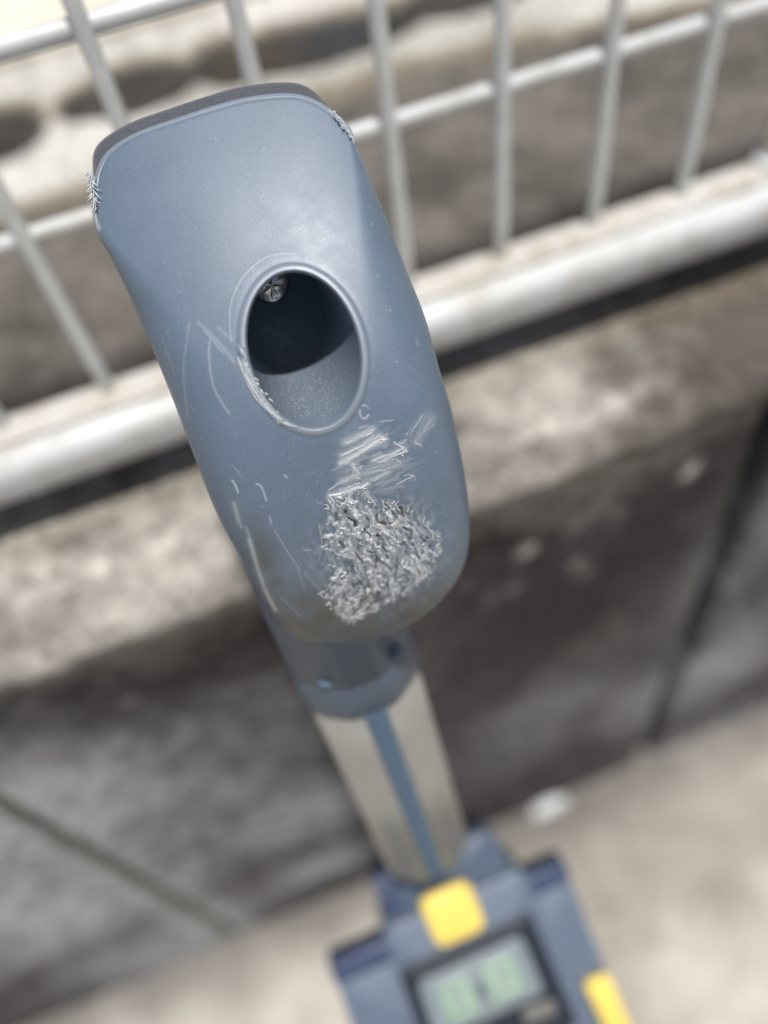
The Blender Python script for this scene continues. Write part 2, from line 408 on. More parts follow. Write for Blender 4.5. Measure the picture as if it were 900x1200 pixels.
# bottom rail: hollow channel with a rounded face; profile swept along x
def sweep_x(name, prof, x0, x1, mat, parent, n=60, flip=False):
    P = np.array([[(x, y, z) for (y, z) in prof] for x in np.linspace(x0, x1, n)])
    return link(name, grid_mesh(name, P, cyclic=True, flip=flip), mat, parent)
def roundrect(y0, y1, z0, z1, rf, rb):
    pts = []
    for (cy, cz, r, a0) in ((y0 + rf, z0 + rf, rf, 180), (y1 - rb, z0 + rb, rb, 270), (y1 - rb, z1 - rb, rb, 0), (y0 + rf, z1 - rf, rf, 90)):
        for t in np.linspace(0, 90, 9): a = math.radians(a0 + t); pts.append((cy + r * math.cos(a), cz + r * math.sin(a)))
    return pts
sweep_x('bottom_rail', roundrect(0.2765, 0.2985, CAM_H - 0.2775, CAM_H - 0.2515, 0.0095, 0.004), -0.48, 0.91, M_white, fence)
M_lip = N('dirty_rail_lip')
_a = M_lip.noise(60, 5, 0.6)
M_lip = M_lip.out(M_lip.ramp(_a.outputs[0], [(0.3, (0.34, 0.28, 0.20)), (0.45, (0.52, 0.48, 0.42)), (0.7, (0.62, 0.61, 0.58))]), 0.55)
sweep_x('rail_lip', roundrect(0.2885, 0.3065, CAM_H - 0.262, CAM_H - 0.2475, 0.003, 0.003), -0.478, 0.908, M_lip, fence)
tube('horizontal_wire', [(x, YF + 0.0018, TOPZ - .012) for x in np.linspace(-0.6, 1.0, 40)], 0.0037, M_white, fence, 12)

# ================================================================== THE TOOL
# axis of the shaft
A1 = Vector(W(436, 826, 0.28)); AX = (Vector(W(502, 1000, 0.375)) - A1).normalized()
foot = Vector((0.010, 0.030, GZ))
tool = empty('pole_tool', (foot.x, foot.y, GZ), label='upright grey blue hand tool with scuffed holed grip, aluminium shaft and yellow buttoned display', cat='hand tool')

# ---- grip front shell -------------------------------------------------
HC = np.array([356., 410.])                   # middle of the hanging hole in the design drawing
outl = np.array([(111, 211), (113, 200), (121, 183), (137, 168), (165, 153), (202, 140), (240, 127), (279, 116), (317, 110), (348, 110), (372, 118), (394, 133), (410, 150), (418, 170),
    (426, 190), (436, 213), (458, 269), (477, 319), (497, 369), (516, 436), (529, 480), (540, 530), (547, 572), (550, 609), (549, 640), (542, 667), (529, 689), (511, 709), (484, 729), (449, 744), (413, 751), (378, 752), (350, 749), (333, 739),
    (318, 720), (300, 690), (276, 644), (253, 600), (227, 533), (203, 469), (180, 412), (152, 347), (130, 302), (114, 274), (108, 248), (108, 228)], float)
def catmull(P, n):
    out = []
    for i in range(len(P)):
        p0, p1, p2, p3 = P[i - 1], P[i], P[(i + 1) % len(P)], P[(i + 2) % len(P)]
        t = np.linspace(0, 1, n, endpoint=False)[:, None]
        out.append(0.5 * (2 * p1 + (p2 - p0) * t + (2 * p0 - 5 * p1 + 4 * p2 - p3) * t ** 2 + (3 * p1 - p0 - 3 * p2 + p3) * t ** 3))
    return np.concatenate(out)
oc = catmull(outl, 24)
ang = np.arctan2(oc[:, 1] - HC[1], oc[:, 0] - HC[0]); rad = np.hypot(oc[:, 1] - HC[1], oc[:, 0] - HC[0])
o_ = np.argsort(ang); ang = ang[o_]; rad = rad[o_]
ang = np.concatenate([ang - 2 * math.pi, ang, ang + 2 * math.pi]); rad = np.tile(rad, 3)
_k = np.ones(9) / 9; rad = np.convolve(rad, _k, 'same')
def Rout(phi): return np.interp(phi, ang, rad)
ea, eb, et = 92.0, 64.0, math.atan2(0.97, 0.25)
def Rin(phi):
    c = np.cos(phi - et); s = np.sin(phi - et); return ea * eb / np.sqrt((eb * c) ** 2 + (ea * s) ** 2)
AL = np.array([0.292, 0.956]); AC = np.array([0.956, -0.292])
PXM = Z0 / F
ta = np.array([-330, -290, -200, -120, -40, 40, 110, 180, 240, 290, 345, 400.])
tt = np.radians([20, 17, 13, 9, 2, -8, -19, -30, -38, -44, -50, -50])
as_ = np.linspace(-330, 400, 731); sl = np.tan(-np.interp(as_, ta, tt)); Dz = np.cumsum(sl) * PXM; Dz -= Dz[330]
def shellZ(px, py, roll=True):
    dx = px - HC[0]; dy = py - HC[1]
    a = dx * AL[0] + dy * AL[1]; b = dx * AC[0] + dy * AC[1]
    mid = -6 + 0 * a; hw = 158.0
    d = Z0 + np.interp(a, as_, Dz) + 0.0050 * np.abs((b - mid) / hw) ** 2.6
    if roll:
        phi = np.arctan2(dy, dx); r = np.hypot(dx, dy); e = (Rout(phi) - r) * PXM
        # edge radius: tight at the top lip, generous at the sides and chin
        up = sstep(-70, -265, a); dn = sstep(170, 300, a)
        rr = 0.0100 * (1 - up) * (1 - dn) + 0.0012 * up + 0.0095 * dn
        u = np.clip(1 - e / (rr * 1.25), 0, 1); d = d + rr * (1 - np.sqrt(np.clip(1 - u ** 3.2, 0, 1)))
    return d

# wear map, drawn as strokes in the drawing's own coordinates (half-pixel cells)
SX0, SY0, SX1, SY1, SS = 95, 90, 560, 765, 2
hm = np.zeros(((SY1 - SY0) * SS, (SX1 - SX0) * SS), np.float32); wm = np.zeros_like(hm); gm = np.zeros_like(hm)
def catmull_open(P, n=8):
    out = []
    for i in range(1, len(P) - 2):
        p0, p1, p2, p3 = P[i - 1], P[i], P[i + 1], P[i + 2]; t = np.linspace(0, 1, n, endpoint=False)[:, None]
        out.append(0.5 * (2 * p1 + (p2 - p0) * t + (2 * p0 - 5 * p1 + 4 * p2 - p3) * t ** 2 + (3 * p1 - p0 - 3 * p2 + p3) * t ** 3))
    return np.concatenate(out + [P[-1:]])
def stroke(pts, w, h, white, rag=0.0, soft=1.0):
    """raised (h mm) and whitened line of half-width w px"""
    pts = np.array(pts, float)
    if 3 <= len(pts) <= 6:
        e_ = np.concatenate([pts[:1], pts, pts[-1:]]); pts = catmull_open(e_)
    x0 = max(int((pts[:, 0].min() - 3 * w - 2 - SX0) * SS), 0); x1 = min(int((pts[:, 0].max() + 3 * w + 2 - SX0) * SS), hm.shape[1])
    y0 = max(int((pts[:, 1].min() - 3 * w - 2 - SY0) * SS), 0); y1 = min(int((pts[:, 1].max() + 3 * w + 2 - SY0) * SS), hm.shape[0])
    if x1 <= x0 or y1 <= y0: return
    yy, xx = np.mgrid[y0:y1, x0:x1]; X = xx / SS + SX0; Y = yy / SS + SY0
    best = np.full(X.shape, 1e9)
    for a, b in zip(pts[:-1], pts[1:]):
        d = b - a; L = d @ d + 1e-9; t = np.clip(((X - a[0]) * d[0] + (Y - a[1]) * d[1]) / L, 0, 1)
        best = np.minimum(best, np.hypot(X - a[0] - t * d[0], Y - a[1] - t * d[1]))
    g = np.exp(-(best / w) ** 2 / soft)
    if rag: g = g * sstep(rag - .25, rag + .15, vnoise(X * 0.8, Y * 0.8, 5) * 0.6 + vnoise(X * 0.3, Y * 0.3, 6) * .4 + 0.25)
    hm[y0:y1, x0:x1] = np.maximum(hm[y0:y1, x0:x1], g * h) if h > 0 else hm[y0:y1, x0:x1] + g * h
    wm[y0:y1, x0:x1] = np.maximum(wm[y0:y1, x0:x1], g * white)
yy, xx = np.mgrid[0:hm.shape[0], 0:hm.shape[1]]; GX = xx / SS + SX0; GY = yy / SS + SY0
poly = [(384, 595), (393, 582), (413, 578), (438, 586), (467, 592), (487, 607), (499, 617), (512, 628), (511, 642), (502, 672), (489, 680), (475, 692), (455, 702), (438, 714), (416, 727), (399, 721), (389, 711), (380, 694), (396, 682), (392, 660), (383, 640), (388, 626)]
def inpoly(X, Y, P):
    c = np.zeros(np.shape(X), bool); j = len(P) - 1
    for i in range(len(P)):
        xi, yi = P[i]; xj, yj = P[j]
        c ^= ((yi > Y) != (yj > Y)) & (X < (xj - xi) * (Y - yi) / (yj - yi + 1e-9) + xi); j = i
    return c
wx = GX + 12 * (fbm(GX / 8, GY / 8, 91, 3) - .5) * 2; wy = GY + 12 * (fbm(GX / 9, GY / 9, 95, 3) - .5) * 2
core = inpoly(wx, wy, poly).astype(np.float32)
# warped ridged noise gives the furrowed, curled skin of the main gouge
u = (GX * 0.88 - GY * 0.40); v = (GX * 0.40 + GY * 0.88)
w1 = 7 * (fbm(GX / 13, GY / 13, 101, 3) - .5) * 2; w2 = 5 * (fbm(GX / 7, GY / 7, 102, 3) - .5) * 2
rid = 1 - np.abs(2 * fbm((u + w1) / 7.0, (v + w1) / 15.0, 103, 3) - 1) * 3.2
rid2 = 1 - np.abs(2 * fbm((u - w2) / 4.0, (v + w2) / 7.0, 107, 3) - 1) * 2.8
fld = np.clip(0.6 * rid + 0.4 * rid2, -1, 1)
cover = sstep(0.36, 0.56, fbm(GX / 9, GY / 12, 111, 3) + 0.04)
hm += core * (0.6 * fld - 0.2) * (0.35 + .65 * cover)
wm = np.maximum(wm, core * np.clip(0.04 + 0.8 * fld, 0.0, 0.9) * (0.22 + 0.78 * cover))
gm += core * np.clip(0.22 - 1.0 * fld, 0, 0.9) * (0.3 + .7 * cover)  # furrow bottoms darkened in colour, like shade in the creases
R_ = random.Random(11)
def wob(p, q, n, amp, rr=R_):
    p = np.array(p, float); q = np.array(q, float); d = q - p; nn = np.array([-d[1], d[0]]) / (np.hypot(*d) + 1e-6); out = []; k = 0
    ph = rr.uniform(0, 6); cur = rr.uniform(-1, 1)
    for i in range(n):
        t = i / (n - 1); out.append(p + d * t + nn * amp * (cur * math.sin(math.pi * t) + .4 * math.sin(6 * t + ph)))
    return out
cnt = 0
while cnt < 170:
    x = R_.uniform(372, 520); y = R_.uniform(574, 732)
    if not inpoly(np.array(x), np.array(y), poly): continue
    cnt += 1
    low = y > 690 and x < 450
    th = math.radians(R_.gauss(-38, 18) if low else (R_.gauss(58, 16) if R_.random() < .75 else R_.uniform(0, 180)))
    L = R_.uniform(3, 9) if R_.random() < .6 else R_.uniform(9, 19)
    p = (x - math.cos(th) * L / 2, y - math.sin(th) * L / 2); q = (x + math.cos(th) * L / 2, y + math.sin(th) * L / 2)
    if R_.random() < .62: stroke(wob(p, q, 7, L * .22), R_.choice([.6, .8, 1.2, 1.9, 2.7]), R_.uniform(.3, 1.0), R_.uniform(.6, 1.0))
    else:
        stroke(wob(p, q, 7, L * .25), R_.uniform(.8, 1.7), -R_.uniform(.5, 1.1), 0)
def pit(pts, w, h):
    pts = np.array(pts, float); x0 = int((pts[:, 0].min() - 6 - SX0) * SS); x1 = int((pts[:, 0].max() + 6 - SX0) * SS); y0 = int((pts[:, 1].min() - 6 - SY0) * SS); y1 = int((pts[:, 1].max() + 6 - SY0) * SS)
    yy_, xx_ = np.mgrid[y0:y1, x0:x1]; X = xx_ / SS + SX0; Y = yy_ / SS + SY0; best = np.full(X.shape, 1e9)
    for a, b in zip(pts[:-1], pts[1:]):
        d = b - a; t = np.clip(((X - a[0]) * d[0] + (Y - a[1]) * d[1]) / (d @ d + 1e-9), 0, 1); best = np.minimum(best, np.hypot(X - a[0] - t * d[0], Y - a[1] - t * d[1]))
    g = np.exp(-(best / w) ** 2)
    hm[y0:y1, x0:x1] = hm[y0:y1, x0:x1] * (1 - g) - g * h; wm[y0:y1, x0:x1] *= (1 - .95 * g); gm[y0:y1, x0:x1] = np.maximum(gm[y0:y1, x0:x1], .9 * g)  # crevice shade painted dark along with the cut
for (cx, cy, L, th) in ((437, 655, 22, 68), (449, 640, 16, 62), (462, 668, 18, 72), (412, 612, 14, 50), (478, 625, 15, 58), (470, 600, 12, 62), (425, 690, 20, 70), (405, 700, 12, 60), (488, 650, 14, 66), (430, 625, 12, 55), (455, 690, 16, 78), (440, 705, 14, -35), (418, 716, 14, -40), (400, 640, 10, 70), (495, 632, 10, 60), (446, 610, 14, 52), (420, 655, 12, 60), (475, 680, 12, 70)):
    a = math.radians(th); dx, dy = math.cos(a) * L / 2, math.sin(a) * L / 2
    pit(wob((cx - dx, cy - dy), (cx + dx, cy + dy), 8, L * .16), R_.uniform(.9, 1.7), R_.uniform(.5, .9))
for k in range(38):                            # ragged hairs leaving the gouge
    i = R_.randrange(len(poly)); a = np.array(poly[i]); b = np.array(poly[(i + 1) % len(poly)]); p = a + (b - a) * R_.random()
    d = p - np.array([445, 650]); d = d / np.hypot(*d); th = math.atan2(d[1], d[0]) + R_.gauss(0, .7); L = R_.uniform(3, 9)
    stroke(wob(p, p + np.array([math.cos(th), math.sin(th)]) * L, 5, L * .2), R_.uniform(.5, .8), R_.uniform(.2, .5), R_.uniform(.5, .9))
def Z8(x, y): return (340 + x / 4.0909, 470 + y / 4.0909)
smears = [((265, 200), (400, 140), 4.2, .30, .75), ((250, 262), (432, 172), 4.0, .30, .78), ((240, 300), (455, 185), 3.2, .42, .9), ((200, 330), (330, 292), 1.8, .12, .4), ((330, 128), (400, 128), 1.5, .2, .6),
          ((400, 290), (545, 235), 3.4, .38, .8), ((500, 200), (560, 245), 2.2, .5, .9), ((515, 285), (530, 300), 2, .4, .8), ((560, 190), (510, 215), 1.4, .3, .7), ((350, 350), (530, 300), 4.5, .20, .5), ((385, 380), (480, 335), 2.6, .24, .6),
          ((300, 300), (330, 350), 3.0, .4, .85), ((250, 385), (335, 355), 4.2, .3, .7), ((190, 455), (372, 398), 3.6, .5, .95), ((185, 428), (262, 385), 2.4, .3, .7), ((225, 462), (300, 440), 2.2, .5, .9), ((340, 410), (400, 480), 2.6, .35, .7),
          ((510, 402), (590, 355), 1.5, .35, .8), ((545, 360), (590, 352), 1.0, .3, .8), ((590, 355), (600, 378), 1.0, .3, .7), ((440, 440), (540, 405), 3, .06, .22), ((455, 425), (510, 415), 1, .1, .3),
          ((600, 195), (680, 85), 4.5, .08, .34), ((560, 160), (665, 60), 3.5, .05, .20), ((600, 200), (630, 215), 1.8, .3, .75), ((640, 150), (690, 110), 2.0, .12, .4), ((430, 100), (495, 88), 1.7, .14, .45), ((440, 180), (465, 160), 1.5, .3, .7),
          ((130, 480), (155, 495), 1.0, .2, .5), ((140, 590), (155, 680), .9, .3, .7), ((145, 600), (150, 640), .9, .2, .5), ((170, 640), (205, 700), 1.8, .5, .8), ((150, 700), (210, 720), 1.6, .4, .8), ((180, 745), (160, 700), 1, .3, .6), ((60, 715), (100, 712), 1.0, .12, .4), ((200, 630), (215, 690), 1, .3, .7),
          ((220, 735), (300, 760), 2.2, .5, .9), ((555, 520), (580, 490), .8, .3, .7), ((600, 560), (660, 575), .8, .3, .7), ((640, 600), (720, 640), 1.0, .4, .85), ((705, 690), (715, 655), .8, .3, .7), ((570, 450), (572, 468), .8, .1, .3), ((735, 715), (770, 712), .8, .04, .15), ((690, 740), (705, 680), .9, .3, .6),
          ((560, 900), (550, 920), 1.5, .4, .9), ((640, 860), (660, 820), 1.8, .5, .95), ((300, 1050), (420, 980), 1.6, .4, .8), ((320, 1040), (460, 960), 1.2, .2, .5), ((230, 1000), (310, 1055), 1.4, .3, .7), ((150, 930), (240, 810), .8, .4, .8), ((370, 1020), (470, 960), 2.5, .05, .15)]
for (p, q, w, h, wt) in smears:
    if w > 2.4: stroke(wob(Z8(*p), Z8(*q), 8, 1.2), w * 1.35, h * .22, wt * .50, rag=0.26)
    stroke(wob(Z8(*p), Z8(*q), 8, 1.2), w * .46, h * .5, wt * .85, rag=0.40 if w > 2 else 0)
    if w > 2.5:
        for k in range(7):                      # drag lines along each smear
            o1 = R_.uniform(-w, w) * .8; pp = np.array(Z8(*p)) + [R_.uniform(-2, 6), o1]; qq = np.array(Z8(*q)) + [R_.uniform(-9, 3), o1 + R_.uniform(-1.5, 1.5)]
            stroke(wob(pp, qq, 7, 1.0), .45, h * .8 if k % 2 else -.25, min(1, wt * 1.0) if k % 2 else 0, rag=.25)
ring = [Z8(355 + 22 * math.cos(t), 55 + 32 * math.sin(t)) for t in np.linspace(0, 2 * math.pi, 14)]
stroke(ring[1:8], 1.2, .15, .42); stroke(ring[9:13], 1.0, .10, .3)
# fine arcs left of the hole, chin and flank scratches
for pts, w, h, wt in (([(222, 378), (217, 410), (215, 440), (220, 488)], 1.2, 0, .14), ([(233, 378), (250, 395), (262, 408), (274, 424)], 2.2, 0, .17), ([(246, 398), (245, 420), (251, 455), (269, 485)], 1.3, .0, .24), ([(240, 388), (262, 414)], 1.0, .0, .25),
                      ([(272, 563), (276, 569), (279, 577)], 1.2, .05, .5), ([(301, 567), (307, 572), (312, 586)], 1.1, .05, .45), ([(333, 557), (337, 560)], .9, .1, .45),
                      ([(274, 590), (280, 612)], 2.6, .03, .30), ([(277, 600), (283, 618)], 1.5, .05, .30), ([(316, 606), (318, 613)], 1, .0, .4), ([(285, 560), (272, 545)], 1, 0, .15),
                      ([(322, 622), (336, 645), (352, 668)], .8, -.05, .22), ([(350, 668), (356, 690)], 1.4, 0, .12), ([(358, 672), (374, 690)], 3.0, 0, .10), ([(330, 700), (352, 722)], .8, 0, .18), ([(356, 644), (364, 645)], .9, .05, .35),
                      ([(292, 632), (300, 660), (310, 690), (322, 714)], 2.6, .10, .42), ([(298, 650), (306, 676)], 1.2, .1, .4), ([(314, 700), (323, 716)], 1.8, .2, .6), ([(288, 618), (296, 640)], 2, .0, .22),
                      ([(488, 398), (490, 404)], 1, .1, .2), ([(460, 230), (470, 262)], .8, 0, .1), ([(190, 395), (205, 440)], .9, 0, .12), ([(136, 318), (160, 372)], .9, 0, .16)):
    stroke(wob(pts[0], pts[-1], 8, .3) if len(pts) == 2 else pts, w, h, wt, rag=.28 if w > 1.6 else 0)
# torn flap at the lower left of the hole rim
for k in range(30):
    t = R_.random(); b = np.array([276 + 42 * t, 402 + 84 * t]) + [R_.gauss(0, 2.2) + 2, R_.gauss(0, 2)]; th = math.radians(R_.gauss(62, 9)); L = R_.uniform(8, 22)
    stroke(wob(b, b + L * np.array([math.cos(th), math.sin(th)]), 7, L * .1), R_.choice([.8, 1.2, 2.4]), R_.uniform(.08, .4), R_.uniform(.16, .5), rag=.3)
stroke([(283, 426), (294, 446), (306, 464), (322, 486)], 4.2, .18, .40, rag=.2)
stroke([(288, 440), (300, 462), (316, 482), (330, 492)], 1.6, .45, .75, rag=.2); stroke([(279, 420), (287, 442), (300, 468), (318, 486)], 1.2, .35, .62, rag=.25)
stroke([(320, 488), (334, 497), (348, 500)], 1.4, .25, .5)
stroke([(272, 398), (256, 384)], 2.0, .0, .16)
# faint arc of moulding witness line above the hole
stroke([(270, 400), (269, 362), (280, 330), (300, 308), (320, 298), (344, 296)], .9, .04, .16)
# soften the relief a little, whiten the skin round the gouge and let fine old scuffs cover the whole shell
ys_ = slice((570 - SY0) * SS, (740 - SY0) * SS); xs2 = slice((365 - SX0) * SS, (530 - SX0) * SS); sub = hm[ys_, xs2]
for _ in range(1): sub = (sub * 2 + np.roll(sub, 1, 0) + np.roll(sub, -1, 0) + np.roll(sub, 1, 1) + np.roll(sub, -1, 1)) / 6
hm[ys_, xs2] = sub
halo = np.exp(-(((GX - 446) / 74) ** 2 + ((GY - 645) / 66) ** 2) ** 2) * sstep(.48, .62, fbm(GX / 3.5, GY / 6, 141, 3)) * .30
halo2 = np.exp(-(((GX - 440) / 46) ** 2 + ((GY - 540) / 42) ** 2) ** 2) * sstep(.45, .62, fbm((GX + GY * 2.2) / 7, (GX - GY * 2.2) / 26, 143, 3)) * .26
wm = np.maximum(wm, np.maximum(halo, halo2))
for k in range(60):
    x = R_.uniform(120, 540); y = R_.uniform(130, 735); th = math.radians(R_.gauss(70, 40)); L = R_.uniform(5, 34)
    stroke(wob((x, y), (x + math.cos(th) * L, y + math.sin(th) * L), 4, L * .12), R_.uniform(.5, .9), 0, R_.uniform(.03, .08))
for k in range(90):
    x = R_.uniform(115, 540); y = R_.uniform(125, 735); stroke([(x, y), (x + R_.uniform(-1, 1), y + R_.uniform(.2, 1.2))], R_.uniform(.5, .9), .03, R_.uniform(.1, .4))
stroke([(107, 214), (108, 230), (110, 250), (116, 268)], 2.4, .12, .5, rag=.2); stroke([(386, 129), (398, 138), (408, 150), (415, 166)], 1.8, .12, .45, rag=.2)
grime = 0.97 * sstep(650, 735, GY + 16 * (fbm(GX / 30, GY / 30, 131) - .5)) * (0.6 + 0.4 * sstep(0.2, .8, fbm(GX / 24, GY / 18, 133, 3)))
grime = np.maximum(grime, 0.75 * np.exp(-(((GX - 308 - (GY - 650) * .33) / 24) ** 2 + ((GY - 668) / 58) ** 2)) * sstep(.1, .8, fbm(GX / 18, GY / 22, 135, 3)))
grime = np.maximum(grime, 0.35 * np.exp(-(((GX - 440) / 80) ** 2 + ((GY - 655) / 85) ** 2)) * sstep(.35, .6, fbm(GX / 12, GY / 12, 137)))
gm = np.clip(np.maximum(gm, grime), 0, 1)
def warp(px, py):
    wx = 2.6 * (fbm(px / 9, py / 9, 201, 2) - .5) * 2 + 1.5 * (fbm(px / 3.2, py / 3.2, 203, 2) - .5) * 2
    wy = 2.6 * (fbm(px / 9, py / 9, 205, 2) - .5) * 2 + 1.5 * (fbm(px / 3.2, py / 3.2, 207, 2) - .5) * 2
    m_ = np.clip(np.exp(-(((px - 445) / 85) ** 4 + ((py - 600) / 135) ** 4)) + np.exp(-(((px - 300) / 40) ** 4 + ((py - 455) / 50) ** 4)), .15, 1)
    m_ = m_ * (0.35 + 0.2 * sstep(575, 592, py))
    return px + wx * m_, py + wy * m_
def samp(A, px, py):
    px, py = warp(px, py)
    x = np.clip((px - SX0) * SS, 0, A.shape[1] - 1.01); y = np.clip((py - SY0) * SS, 0, A.shape[0] - 1.01)
    xi = x.astype(int); yi = y.astype(int); fx = x - xi; fy = y - yi
    return (A[yi, xi] * (1 - fx) + A[yi, xi + 1] * fx) * (1 - fy) + (A[yi + 1, xi] * (1 - fx) + A[yi + 1, xi + 1] * fx) * fy

# angular sampling denser towards the gouge
g = np.linspace(-math.pi, math.pi, 4001); wgt = 1 + 2.6 * np.exp(-((g - 1.22) / .36) ** 2) + .5 * np.exp(-((g - 2.2) / .4) ** 2)
cw = np.concatenate([[0], np.cumsum((wgt[1:] + wgt[:-1]) / 2)]); cw /= cw[-1]
NT = 1750; phi = np.interp(np.linspace(0, 1, NT, endpoint=False), cw, g)
ri = Rin(phi); ro = Rout(phi)
NR = 330
T = np.linspace(0, 1, NR); T = T + 0.0 * T
# crowd the last rings at the rounded edge
T = np.where(T < .93, T * (0.985 / .93), 0.985 + (T - .93) / .07 * 0.015)
RR = ri[None] + (ro - ri)[None] * T[:, None]
PX = HC[0] + RR * np.cos(phi)[None]; PY = HC[1] + RR * np.sin(phi)[None]
ZZ = shellZ(PX, PY)
dr = (RR - ri[None])                          # px from the hole edge
lip = 0.42 * np.exp(-((dr - 5.5) / 5.2) ** 4) - 0.03 * np.exp(-((dr - 14) / 3) ** 2)        # raised rim, mm
shoulder = 1.2 * np.exp(-(dr / 34) ** 2)       # the skin swells a little towards the rim
inner = 0.9 * np.clip(1 - dr / 4.5, 0, 1) ** 2  # rounding into the bore
e_px = (ro[None] - RR)
aa = (PX - HC[0]) * AL[0] + (PY - HC[1]) * AL[1]
topw = sstep(-185, -225, aa)
groove = topw * 0.32 * np.exp(-((e_px - 5.5) / 1.0) ** 2)
disp = lip + shoulder * .35 - inner - groove + samp(hm, PX, PY)
ZZ = ZZ - disp * 1e-3
wear_highlight = samp(wm, PX, PY)
wear_highlight = np.maximum(wear_highlight, topw * .16 * (e_px < 5)); wear_highlight = np.maximum(wear_highlight, .15 * np.exp(-((dr - 5) / 6.5) ** 4))  # top lip's edge highlight painted pale; hole rim lightened too
wear_highlight = np.maximum(wear_highlight, 0.10 * np.exp(-(e_px / 3.0) ** 2))
front = W(PX, PY, ZZ)
gr = samp(gm, PX, PY); att = np.stack([wear_highlight, gr, 0.05 + 0 * wear_highlight], -1)
# bore: rings running inwards along the hole's own direction
bdir = np.array([0.02, 0.93, -0.36]); bdir /= np.linalg.norm(bdir)
rimw = front[0]; cen = rimw.mean(0)
bore = []; ba = []
SB = [0.0004, 0.001, 0.002, .004, .006, .009, .012, .015, .018, .021, .024, .027, .030, .033, .036, .038, .0395, .040]
for s in SB:
    k = 1 - 0.12 * s / .04 - (0.0 if s < .036 else ((s - .036) / .004) ** 2 * .35)
    bore.append(cen + (rimw - cen) * k + bdir * s)
    d = 0.95 * sstep(.0005, .006, s) * (0.25 + .75 * sstep(0.2, 1.0, np.sin(phi))); ba.append(np.stack([0.06 * np.ones(NT), 0.06 * np.ones(NT), d * np.ones(NT)], -1))
bore.append(np.repeat((cen + bdir * .0402)[None], NT, 0)); ba.append(ba[-1])
# outside: roll back from the outline into the side walls
back = []; bka = []
bqx, bqy, bz = PX[-1], PY[-1], ZZ[-1]
for s in np.linspace(0, 1, 12)[1:]:
    k = 1 - 0.055 * s ** 1.5
    x = HC[0] + (bqx - HC[0]) * k; y = HC[1] + (bqy - HC[1]) * k
    z = bz + (np.maximum(bz + .004, 0.2125) - bz) * s
    kk = Z0 / Z0
    back.append(W(x, y, z)); bka.append(np.stack([0.05 * np.ones(NT), samp(gm, bqx, bqy), 0 * bqx], -1))
allP = np.concatenate([np.array(bore)[::-1], front, np.array(back)]); allA = np.concatenate([np.array(ba)[::-1], att, np.array(bka)])
shell = link('grip_shell', grid_mesh('grip_shell', allP, cyclic=True, attrs={'Wear': allA}, flip=True), M_shell, tool)
shell['label'] = 'grey blue grip face with round hanging hole and torn scuffed patch'

# ---- dark rear half of the grip, standing proud along the top
outd = [(1.0, 0.0, -0.5), (1.016, 0.15, 1.0), (1.034, 0.5, 3.0), (1.042, 1.0, 6.0), (1.040, 1, 11), (1.030, 1, 20), (1.0, 1, 30), (.93, 1, 37), (.80, 1, 41), (.5, 1, 44), (.02, 1, 45)]
NG = 420; ph = np.linspace(-math.pi, math.pi, NG, endpoint=False)
ro2 = Rout(ph); rg = []
for (k, _, dz) in outd:
    cx = np.cos(ph); sy = np.sin(ph)
    x1 = HC[0] + ro2 * cx; y1 = HC[1] + ro2 * sy
    a1 = (x1 - HC[0]) * AL[0] + (y1 - HC[1]) * AL[1]
    up = sstep(-256, -290, a1)
    bb = (x1 - HC[0]) * AC[0] + (y1 - HC[1]) * AC[1]
    kk = (k - 1) * up * 1.0 if k > 1 else (k - 1)
    kk = kk - 0.05 * (1 - sstep(-150, -230, a1)) - (0.0035 * sstep(-150, -230, a1) if k <= 1.03 else 0)
    x = HC[0] + (x1 - HC[0]) * (1 + kk); y = HC[1] + (y1 - HC[1]) * (1 + kk)
    zb = shellZ(x1, y1); z = zb + dz * 1e-3 * np.clip((0.240 - zb) / 0.045, .25, 1)
    rg.append(W(x, y, z + 0.001))
link('rear_grip', grid_mesh('rear_grip', np.array(rg), cyclic=True, flip=True), M_grip, tool)

# ---- torn curls of plastic standing off the gouge, the rim flap and the corners
def hairs(spec):
    V = []; Fc = []
    for (p, q, h, r, curl) in spec:
        n = 7; p = np.array(p, float); q = np.array(q, float); d = q - p; nn = np.array([-d[1], d[0]]) / (np.hypot(*d) + 1e-6); base = len(V)
        pts = []
        for i in range(n):
            t = i / (n - 1); pp = p + d * t + nn * curl * math.sin(math.pi * t * 1.3)
            z = shellZ(pp[0], pp[1], roll=True) - (samp(hm, pp[0:1], pp[1:2])[0] * 1e-3) + 0.00008 - h * math.sin(math.pi * min(1, t * .8 + .1)) * 1e-3
            pts.append(Vector(W(pp[0], pp[1], float(z))))
        for i in range(n):
            dd = (pts[min(i + 1, n - 1)] - pts[max(i - 1, 0)]).normalized(); a = dd.cross(Vector(fwd)).normalized(); b = dd.cross(a)
            rr = r * (1 - .75 * (i / (n - 1)) ** 2) * 1e-3
            for k in range(4): t = math.pi / 2 * k + .4; V.append(pts[i] + a * (math.cos(t) * rr * 1.5) + b * (math.sin(t) * rr * .6))
            if i: 
                for k in range(4): Fc.append((base + 4 * (i - 1) + k, base + 4 * (i - 1) + (k + 1) % 4, base + 4 * i + (k + 1) % 4, base + 4 * i + k))
    return V, Fc
spec = []; cnt = 0
while cnt < 40:
    x = R_.uniform(372, 520); y = R_.uniform(574, 732)
    if not inpoly(np.array(x), np.array(y), poly): continue
    cnt += 1
    low = y > 690 and x < 450
    th = math.radians(R_.gauss(-38, 25) if low else R_.gauss(60, 34)); L = R_.uniform(1.5, 6)
    spec.append(((x, y), (x + math.cos(th) * L, y + math.sin(th) * L), R_.uniform(.1, .6), R_.uniform(.06, .26), R_.uniform(-2.5, 2.5)))
